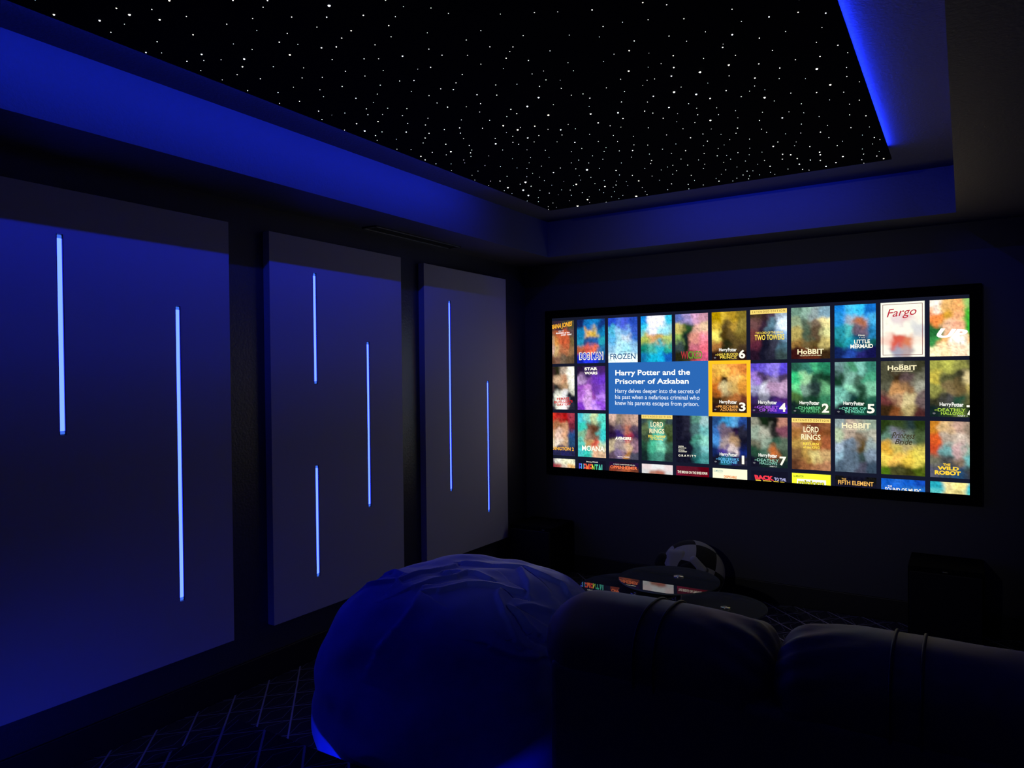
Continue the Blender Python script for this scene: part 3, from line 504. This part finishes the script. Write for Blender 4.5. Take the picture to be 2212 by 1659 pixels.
def build_bean():
    cx, cy, a, b, H, e1, e2, lx, ly, base, rot = -1.7016, 2.3336, 0.551, 0.5825, 0.7899, 0.5424, 0.7832, 0.016, -0.0195, 0.7938, 0.0447
    nu, nv = 420, 220; sp = lambda c, e: math.copysign(abs(c)**e, c)
    segs = []
    for ridx, l in enumerate(RIDGES):
        for p, q_ in zip(l[:-1], l[1:]): segs.append((Vector(p)/1000, Vector(q_)/1000))
    pts = []
    for j in range(nv+1):
        ph = j/nv*math.pi/2; row = []
        for i in range(nu):
            th = 2*math.pi*i/nu
            rho = abs(math.cos(ph))**e1 if j < nv else 0.0; z = H*abs(math.sin(ph))**e1 if j else 0.0
            rho *= 1-(1-base)*max(0, 1-z/(.35*H))**2
            u, v = a*rho*sp(math.cos(th), e2), b*rho*sp(math.sin(th), e2)
            row.append(Vector((cx+u*math.cos(rot)-v*math.sin(rot)+lx*(z/H)**2, cy+u*math.sin(rot)+v*math.cos(rot)+ly*(z/H)**2, z)))
        pts.append(row)
    ctr = Vector((cx, cy, 0.35)); rows = []
    for j, row in enumerate(pts):
        out = []
        for i, p in enumerate(row):
            n = (p-ctr).normalized()
            if p.z > H*0.86: n = (n + Vector((0, 0, 1.5))).normalized()
            d = 0.0
            if p.z > 0.15 and j < nv:
                best = 9.0; side = 0.0
                for s0, s1 in segs:
                    if abs(p.x-s0.x) > .12 or abs(p.y-s0.y) > .12 or abs(p.z-s0.z) > .12: continue
                    e = s1-s0; t = max(0, min(1, (p-s0).dot(e)/max(e.dot(e), 1e-9))); dd = (p-s0-e*t).length
                    if dd < best: best = dd; side = e.cross(p-s0).dot(n)/max(e.length*dd, 1e-6)
                if best < .2: d += (0.013*math.exp(-best/.055) if side > 0 else 0.013*math.exp(-(best/.010)**2)) + .003*math.exp(-(best/.012)**2)
            d += 0.012*noise.noise(p*4.2+Vector((3, 1, 7))) + 0.008*noise.noise(p*9.5)
            w = math.exp(-((p.z-.42)/.2)**2)
            d += w*(0.012*math.sin(p.z*42+3*noise.noise(p*3)) * (0.5+0.5*noise.noise(p*2.5+Vector((9, 0, 0)))))
            if j == 0: d = 0
            q_ = p+n*d
            if q_.y < 2.1: q_.y -= .13*math.exp(-((q_.z-.34)/.15)**2)*math.exp(-((q_.x+1.50)/.31)**2)
            q_.y = max(q_.y, 1.658) if q_.z < 0.335 else max(q_.y, 1.648)
            q_.z = max(q_.z, 0.0)
            out.append(q_)
        rows.append(out)
    o = Vector((cx, cy, 0)); bm = bmesh.new()
    grid_surface(bm, [[p-o for p in r] for r in rows], True)
    bmesh.ops.remove_doubles(bm, verts=bm.verts, dist=1e-4)
    bot = [v for v in bm.verts if v.co.z < 1e-4 and any(e.is_boundary for e in v.link_edges)]
    es = [e for e in bm.edges if e.is_boundary]
    if es: bmesh.ops.holes_fill(bm, edges=es)
    bmesh.ops.recalc_face_normals(bm, faces=bm.faces)
    t = thing('bean_bag', 'huge slumped blue plush bean bag standing between the wall and the sofa', 'bean bag', o)
    obj('filled_body', bm, bean_cloth, t, True)
    # the closing seam over the top
    seam = [Vector(p)/1000-o+Vector((0, -0.002, 0.006)) for p in RIDGES[2]]
    bm = bmesh.new(); tube(bm, seam, 0.0035, 8); obj('top_seam', bm, bean_cloth, t, True)
    return t
build_bean()

# ------------------------------------------------------------------ sofa seen from behind
hide = pbr('charcoal_leather', (0.15, 0.13, 0.11), 0.5, bump=(260, 0.18, 0.0015), spec=0.4, sheen=0.25, vary=(6, 0.12))
hide_dark = pbr('charcoal_leather_piping', (0.035, 0.031, 0.029), 0.5)
sofa = thing('sofa', 'charcoal leather two-seat sofa seen from behind, facing the screen', 'sofa', (-0.37, 2.35, 0))
fo = Vector(sofa.location)
def roll(x0, x1, puckL, puckR, drop):
    """thick back cushion top: rounded section swept along x with soft ends and gathered wrinkles at the shared seam"""
    n, m = 120, 56; rows = []
    yc, zc, hy, hz = 2.035, 0.765, 0.165, 0.137
    for i in range(n+1):
        s = i/n; x = x0+(x1-x0)*s; dl, dr = (x-x0), (x1-x)
        def endf(d, r): return math.sqrt(max(0, 1-(1-min(d, r)/r)**2))
        kl = endf(dl, 0.13 if not puckL else 0.075); kr = endf(dr, 0.13 if not puckR else 0.075)
        k = min(kl, kr); k = 0.0 if i in (0, n) else k
        kk = (0.35+0.65*k) if (puckL and dl < .2) or (puckR and dr < .2) else k
        if i in (0, n): kk = kk*.9
        row = []
        for j in range(m):
            th = 2*math.pi*j/m; c, s_ = math.cos(th), math.sin(th)
            yy = math.copysign(abs(c)**.82, c); z_ = math.copysign(abs(s_)**.82, s_)
            sag = 0.012*math.sin(math.pi*s)-0.006
            wr = 0.0
            for flag, d in ((puckL, dl), (puckR, dr)):
                if flag and d < .22: wr += .011*math.exp(-d/.085)*math.sin(th*13+d*30)*min(1, d/.02)
            wr += .003*noise.noise(Vector((x*9, c*2, s_*2)))
            f = kk
            dz = -drop-.014*math.exp(-((dr if puckR else dl)/.12)**2)
            row.append(Vector((x, yc+(hy*f+wr)*yy, zc+dz+(hz*f+wr)*z_+sag*(z_ > 0)*z_)))
        rows.append(row)
    bm = bmesh.new(); R = grid_surface(bm, [[p-fo for p in r] for r in rows], True)
    bm.faces.new(R[0][::-1]); bm.faces.new(R[-1]); bmesh.ops.recalc_face_normals(bm, faces=bm.faces)
    return bm, (yc, zc, hy, hz)
def strap(x, drop):
    yc, zc, hy, hz = 2.035, 0.765, 0.168, 0.141; P = []
    for k in range(46):
        th = math.radians(-75+k*330/45-45); c, s_ = math.cos(th), math.sin(th)
        P.append(Vector((x, yc+hy*math.copysign(abs(c)**.82, c), zc-drop+(hz+.004)*math.copysign(abs(s_)**.82, s_)))-fo)
    b = bmesh.new(); tube(b, P, .0042, 8); return b
for x0, x1, a, b_, st, dp_ in ((-1.130, -.430, False, True, (-.790, -.730), .024), (-.430, .335, True, False, (-.150, -.085), .006)):
    bm, _ = roll(x0, x1, a, b_, dp_); c_ = obj('back_cushion', bm, hide, sofa, True)
    for x in st: obj('piping', strap(x, dp_), hide_dark, c_, True)
bm = bmesh.new(); box(bm, -1.065-fo.x, .33-fo.x, 1.87-fo.y, 2.10-fo.y, .05, .72, bev=.03, seg=4); obj('back_frame', bm, hide, sofa, True)
for x0, x1 in ((-.86, -.37), (-.36, .13)):
    bm = bmesh.new(); box(bm, x0-fo.x, x1-fo.x, 2.10-fo.y, 2.26-fo.y, .40, .74, bev=.05, seg=5); obj('lumbar_cushion', bm, hide, sofa, True)
    bm = bmesh.new(); box(bm, x0-fo.x, x1-fo.x, 2.20-fo.y, 2.80-fo.y, .27, .45, bev=.045, seg=5); obj('seat_cushion', bm, hide, sofa, True)
for x0, x1 in ((-1.065, -.87), (.14, .33)):
    bm = bmesh.new(); box(bm, x0-fo.x, x1-fo.x, 1.98-fo.y, 2.84-fo.y, .06, .60, bev=.06, seg=5); obj('armrest', bm, hide, sofa, True)
bm = bmesh.new(); box(bm, -.88-fo.x, .15-fo.x, 2.05-fo.y, 2.78-fo.y, .06, .28, bev=.01); obj('seat_base', bm, hide_dark, sofa)
for x in (-1.0, .27):
    for y in (1.93, 2.76):
        bm = bmesh.new(); cyl(bm, (x-fo.x, y-fo.y, .032), .022, .064, 20); obj('leg', bm, plastic_black, sofa, True)

# ------------------------------------------------------------------ swivel glass table
def make_glass(name, ior):
  glass = bpy.data.materials.new(name); glass.use_nodes = True; nt = glass.node_tree; nt.nodes.clear()
  o_ = nt.nodes.new('ShaderNodeOutputMaterial'); mxs = nt.nodes.new('ShaderNodeMixShader'); tr = nt.nodes.new('ShaderNodeBsdfTransparent')
  gl = nt.nodes.new('ShaderNodeBsdfGlossy'); fr = nt.nodes.new('ShaderNodeFresnel'); df = nt.nodes.new('ShaderNodeBsdfDiffuse'); m2 = nt.nodes.new('ShaderNodeMixShader')
  tr.inputs[0].default_value = (.66, .70, .66, 1); gl.inputs['Roughness'].default_value = 0.0; fr.inputs[0].default_value = ior
  df.inputs[0].default_value = (.30, .34, .32, 1); m2.inputs[0].default_value = 0.24
  nt.links.new(tr.outputs[0], m2.inputs[1]); nt.links.new(df.outputs[0], m2.inputs[2])
  nt.links.new(fr.outputs[0], mxs.inputs[0]); nt.links.new(m2.outputs[0], mxs.inputs[1]); nt.links.new(gl.outputs[0], mxs.inputs[2]); nt.links.new(mxs.outputs[0], o_.inputs[0])
  return glass
glass = make_glass('smoked_glass', 1.85); glass_bright = make_glass('smoked_glass_boosted_reflection', 2.5)  # same glass twice; the second reflects more to brighten one tier's reflection
glass_edge = pbr('green_glass_edge', (.16, .20, .18), .35, spec=.6)
tb = thing('swivel_table', 'round swivel coffee table with three smoked glass tiers', 'coffee table', (-1.36, 3.87, 0))
to = Vector(tb.location)
for cx, cy, z, r, hx_, hy_ in ((-1.395, 3.82, .430, .275, -1.3607, 3.8848), (-1.578, 3.70, .389, .272, -1.50, 3.60), (-1.165, 4.00, .270, .256, -1.1244, 3.972)):
    bm = bmesh.new(); cyl(bm, (cx-to.x, cy-to.y, z-.004), r, .008, 96); bm.normal_update()
    for f in bm.faces:
        if abs(f.normal.z) < .5: f.material_index = 1
    top = obj('glass_tier', bm, [glass_bright if z == .389 else glass, glass_edge], tb)
    bm = bmesh.new(); cyl(bm, (hx_-to.x, hy_-to.y, z+.003), .029, .005, 40, .026)
    cyl(bm, (hx_-to.x, hy_-to.y, z+.0062), .011, .003, 24)
    obj('hub_cap', bm, chrome, top, True)
    bm = bmesh.new(); cyl(bm, (hx_-to.x, hy_-to.y, (z-.008)/2+.01), .019, z-.03, 28); cyl(bm, (hx_-to.x, hy_-to.y, z-.014), .045, .011, 32); obj('post', bm, chrome, tb, True)
bm = bmesh.new(); cyl(bm, (-1.36-to.x, 3.83-to.y, .008), .33, .016, 64, .32); obj('base_plate', bm, plastic_black, tb)

# ------------------------------------------------------------------ checkered ball cushion
chk_w = pbr('off_white_plush', (.30, .30, .32), .95, sheen=.3, bump=(500, .3, .001)); chk_b = pbr('black_plush', (.006, .006, .007), .95, sheen=.1)
bc = Vector((-1.575, 4.78, .222))
ck = thing('checkered_cushion', 'round black and white checkered plush cushion on the carpet behind the glass table', 'cushion', (bc.x, bc.y, 0))
bm = bmesh.new(); n1, n2 = 64, 40; M = Matrix.Rotation(math.radians(32), 3, 'Z') @ Matrix.Rotation(math.radians(112), 3, 'Y') @ Matrix.Rotation(math.radians(20), 3, 'Z'); RR = []
for j in range(n2+1):
    ph = math.pi*j/n2-math.pi/2
    RR.append([bm.verts.new(Vector((0, 0, bc.z)) + M @ Vector((.205*math.cos(ph)*math.cos(2*math.pi*i/n1), .205*math.cos(ph)*math.sin(2*math.pi*i/n1), .215*math.sin(ph)))) for i in range(n1)])
for j in range(n2):
    for i in range(n1):
        f = bm.faces.new((RR[j][i], RR[j][(i+1) % n1], RR[j+1][(i+1) % n1], RR[j+1][i])); f.material_index = (int(i//8)+int((j+2)//9)) % 2
bmesh.ops.remove_doubles(bm, verts=bm.verts, dist=1e-5)
for v_ in bm.verts: v_.co.z = max(v_.co.z, .003)
obj('checkered_body', bm, [chk_b, chk_w], ck, True)
def pad(name, w, h, d, loc, rx, ry, rz, mat):
    t = bmesh.new(); bmesh.ops.create_cube(t, size=1)
    for v_ in t.verts: v_.co = Vector((v_.co.x*w, v_.co.y*d, v_.co.z*h))
    bmesh.ops.bevel(t, geom=t.edges[:], offset=min(w, h, d)*.42, segments=6, affect='EDGES', profile=.5)
    R_ = Matrix.Rotation(rz, 4, 'Z') @ Matrix.Rotation(ry, 4, 'Y') @ Matrix.Rotation(rx, 4, 'X')
    bmesh.ops.transform(t, matrix=Matrix.Translation(Vector(loc)-Vector((bc.x, bc.y, 0))) @ R_, verts=t.verts)
    return obj(name, t, mat, ck, True)
pad('front_flap', .125, .25, .075, (-1.632, 4.615, .268), -.25, 0, .33, chk_w)['label'] = 'plain off-white flap on the front'
pad('stuffed_arm', .050, .130, .050, (-1.478, 4.60, .318), 0, -.75, .3, chk_w)
pad('side_lump', .09, .11, .09, (-1.755, 4.68, .29), 0, .5, 0, chk_b)
pad('dark_patch', .10, .15, .05, (-1.53, 4.60, .25), -.2, -.4, .3, chk_b)

# ------------------------------------------------------------------ subwoofers under the screen
sub_m = pbr('matt_black_cabinet', (.004, .004, .005), .9, spec=.08); grille = pbr('black_grille_cloth', (.004, .004, .005), .95)
def subwoofer(x0, x1, y0, y1, h, bx, label):
    t = thing('subwoofer', label, 'subwoofer', ((x0+x1)/2, (y0+y1)/2, 0), 0, 'black subwoofers under the screen')
    o = Vector(t.location)
    bm = bmesh.new(); box(bm, x0-o.x, x1-o.x, y0+.02-o.y, y1-o.y, .025, h, bev=.008); obj('cabinet', bm, sub_m, t)
    bm = bmesh.new(); box(bm, x0+.01-o.x, x1-.01-o.x, y0-o.y, y0+.02-o.y, .035, h-.03, bev=.006); obj('grille', bm, grille, t)
    bm = bmesh.new(); box(bm, bx-.012-o.x, bx+.012-o.x, y0+.016-o.y, y0+.021-o.y, h-.022, h-.017, bev=.001); obj('highlight_chip', bm, chrome, t)  # chrome chip put in to stand for a small highlight on the cabinet
    for sx in (x0+.04, x1-.04):
        for sy in (y0+.05, y1-.04):
            bm = bmesh.new(); cyl(bm, (sx-o.x, sy-o.y, .0135), .018, .027, 18); obj('foot', bm, plastic_black, t)
subwoofer(-2.99, -2.62, 4.66, 5.03, .42, -2.69, 'black subwoofer on the floor at the lower left corner of the screen')
subwoofer(-.28, .09, 4.66, 5.03, .46, -.095, 'black subwoofer on the floor at the lower right corner of the screen')

# ------------------------------------------------------------------ recliner on the platform (only the armrest's front shows)
rc = thing('recliner', 'dark leather recliner on the platform, its cup-holder armrest showing at the bottom', 'recliner', (-1.19, .64, RZ), math.radians(32))
arm_m = pbr('dark_recliner_leather', (.055, .058, .085), .5, bump=(240, .15, .0012))
# local frame: x to the right along the arm's front edge, y towards the front; the arm's front edge is at y = 0
bm = bmesh.new(); box(bm, -.125, .105, -.95, .0, .10, .600, bev=.036, seg=6); am = obj('armrest', bm, arm_m, rc, True)
bm = bmesh.new()
t_ = bmesh.new(); bmesh.ops.create_cone(t_, cap_ends=False, segments=48, radius1=.046, radius2=.046, depth=.012); bmesh.ops.transform(t_, matrix=Matrix.Translation((.022, -.082, .604)), verts=t_.verts)
R0 = []
for k in range(49): R0.append(Vector((.022+.046*math.cos(2*math.pi*k/48), -.082+.046*math.sin(2*math.pi*k/48), .603)))
t_.free(); tube(bm, R0, .0042, 10, False); obj('cup_holder_ring', bm, chrome, am, True)
bm = bmesh.new(); cyl(bm, (.022, -.082, .6005), .043, .002, 40); obj('cup_holder_well', bm, plastic_black, am)
bm = bmesh.new(); box(bm, -.70, -.14, -.72, -.10, .26, .42, bev=.05, seg=5); obj('seat_cushion', bm, arm_m, rc, True)
bm = bmesh.new(); box(bm, -.70, -.14, -.98, -.74, .26, .98, bev=.07, seg=5); obj('backrest', bm, arm_m, rc, True)
bm = bmesh.new(); box(bm, -.93, -.715, -.95, -.05, .10, .600, bev=.036, seg=6); obj('armrest', bm, arm_m, rc, True)
bm = bmesh.new(); box(bm, -.92, .10, -.93, -.06, 0.0, .27, bev=.01); obj('base', bm, arm_m, rc)

# ------------------------------------------------------------------ projector put in out of view, its lamp lights the front wall faintly
pj = thing('added_projector', 'projector put in behind the photographer for faint light on the front wall', 'added_projector', (-1.4, -1.45, 2.30))
case = pbr('added_projector_case', (.02, .02, .022), .5)
bm = bmesh.new(); box(bm, -.22, .22, -.17, .17, -.07, .07, bev=.02, seg=3); obj('case', bm, case, pj, True)
bm = bmesh.new(); cyl(bm, (.0, .18, 0), .042, .05, 40, axis='y'); obj('lens_barrel', bm, metal_dark, pj, True)
bm = bmesh.new(); cyl(bm, (0, 0, .24), .02, .34, 20); obj('ceiling_pole', bm, case, pj, True)
la = bpy.data.lights.new('added_wall_fill_lamp', 'SPOT'); la.energy = ADDED_PROJECTOR_POWER; la.spot_size = math.radians(38); la.spot_blend = .9; la.shadow_soft_size = .03; la.color = (1.0, .97, .92)  # lamp added as a faint neutral fill for the front wall
lo = bpy.data.objects.new('added_wall_fill_lamp', la); C.objects.link(lo); lo.parent = pj; lo.location = (0, .215, 0)
lo.rotation_euler = (Vector((-1.3, WF, 1.35))-Vector((-1.4, -1.235, 2.30))).to_track_quat('-Z', 'Y').to_euler()
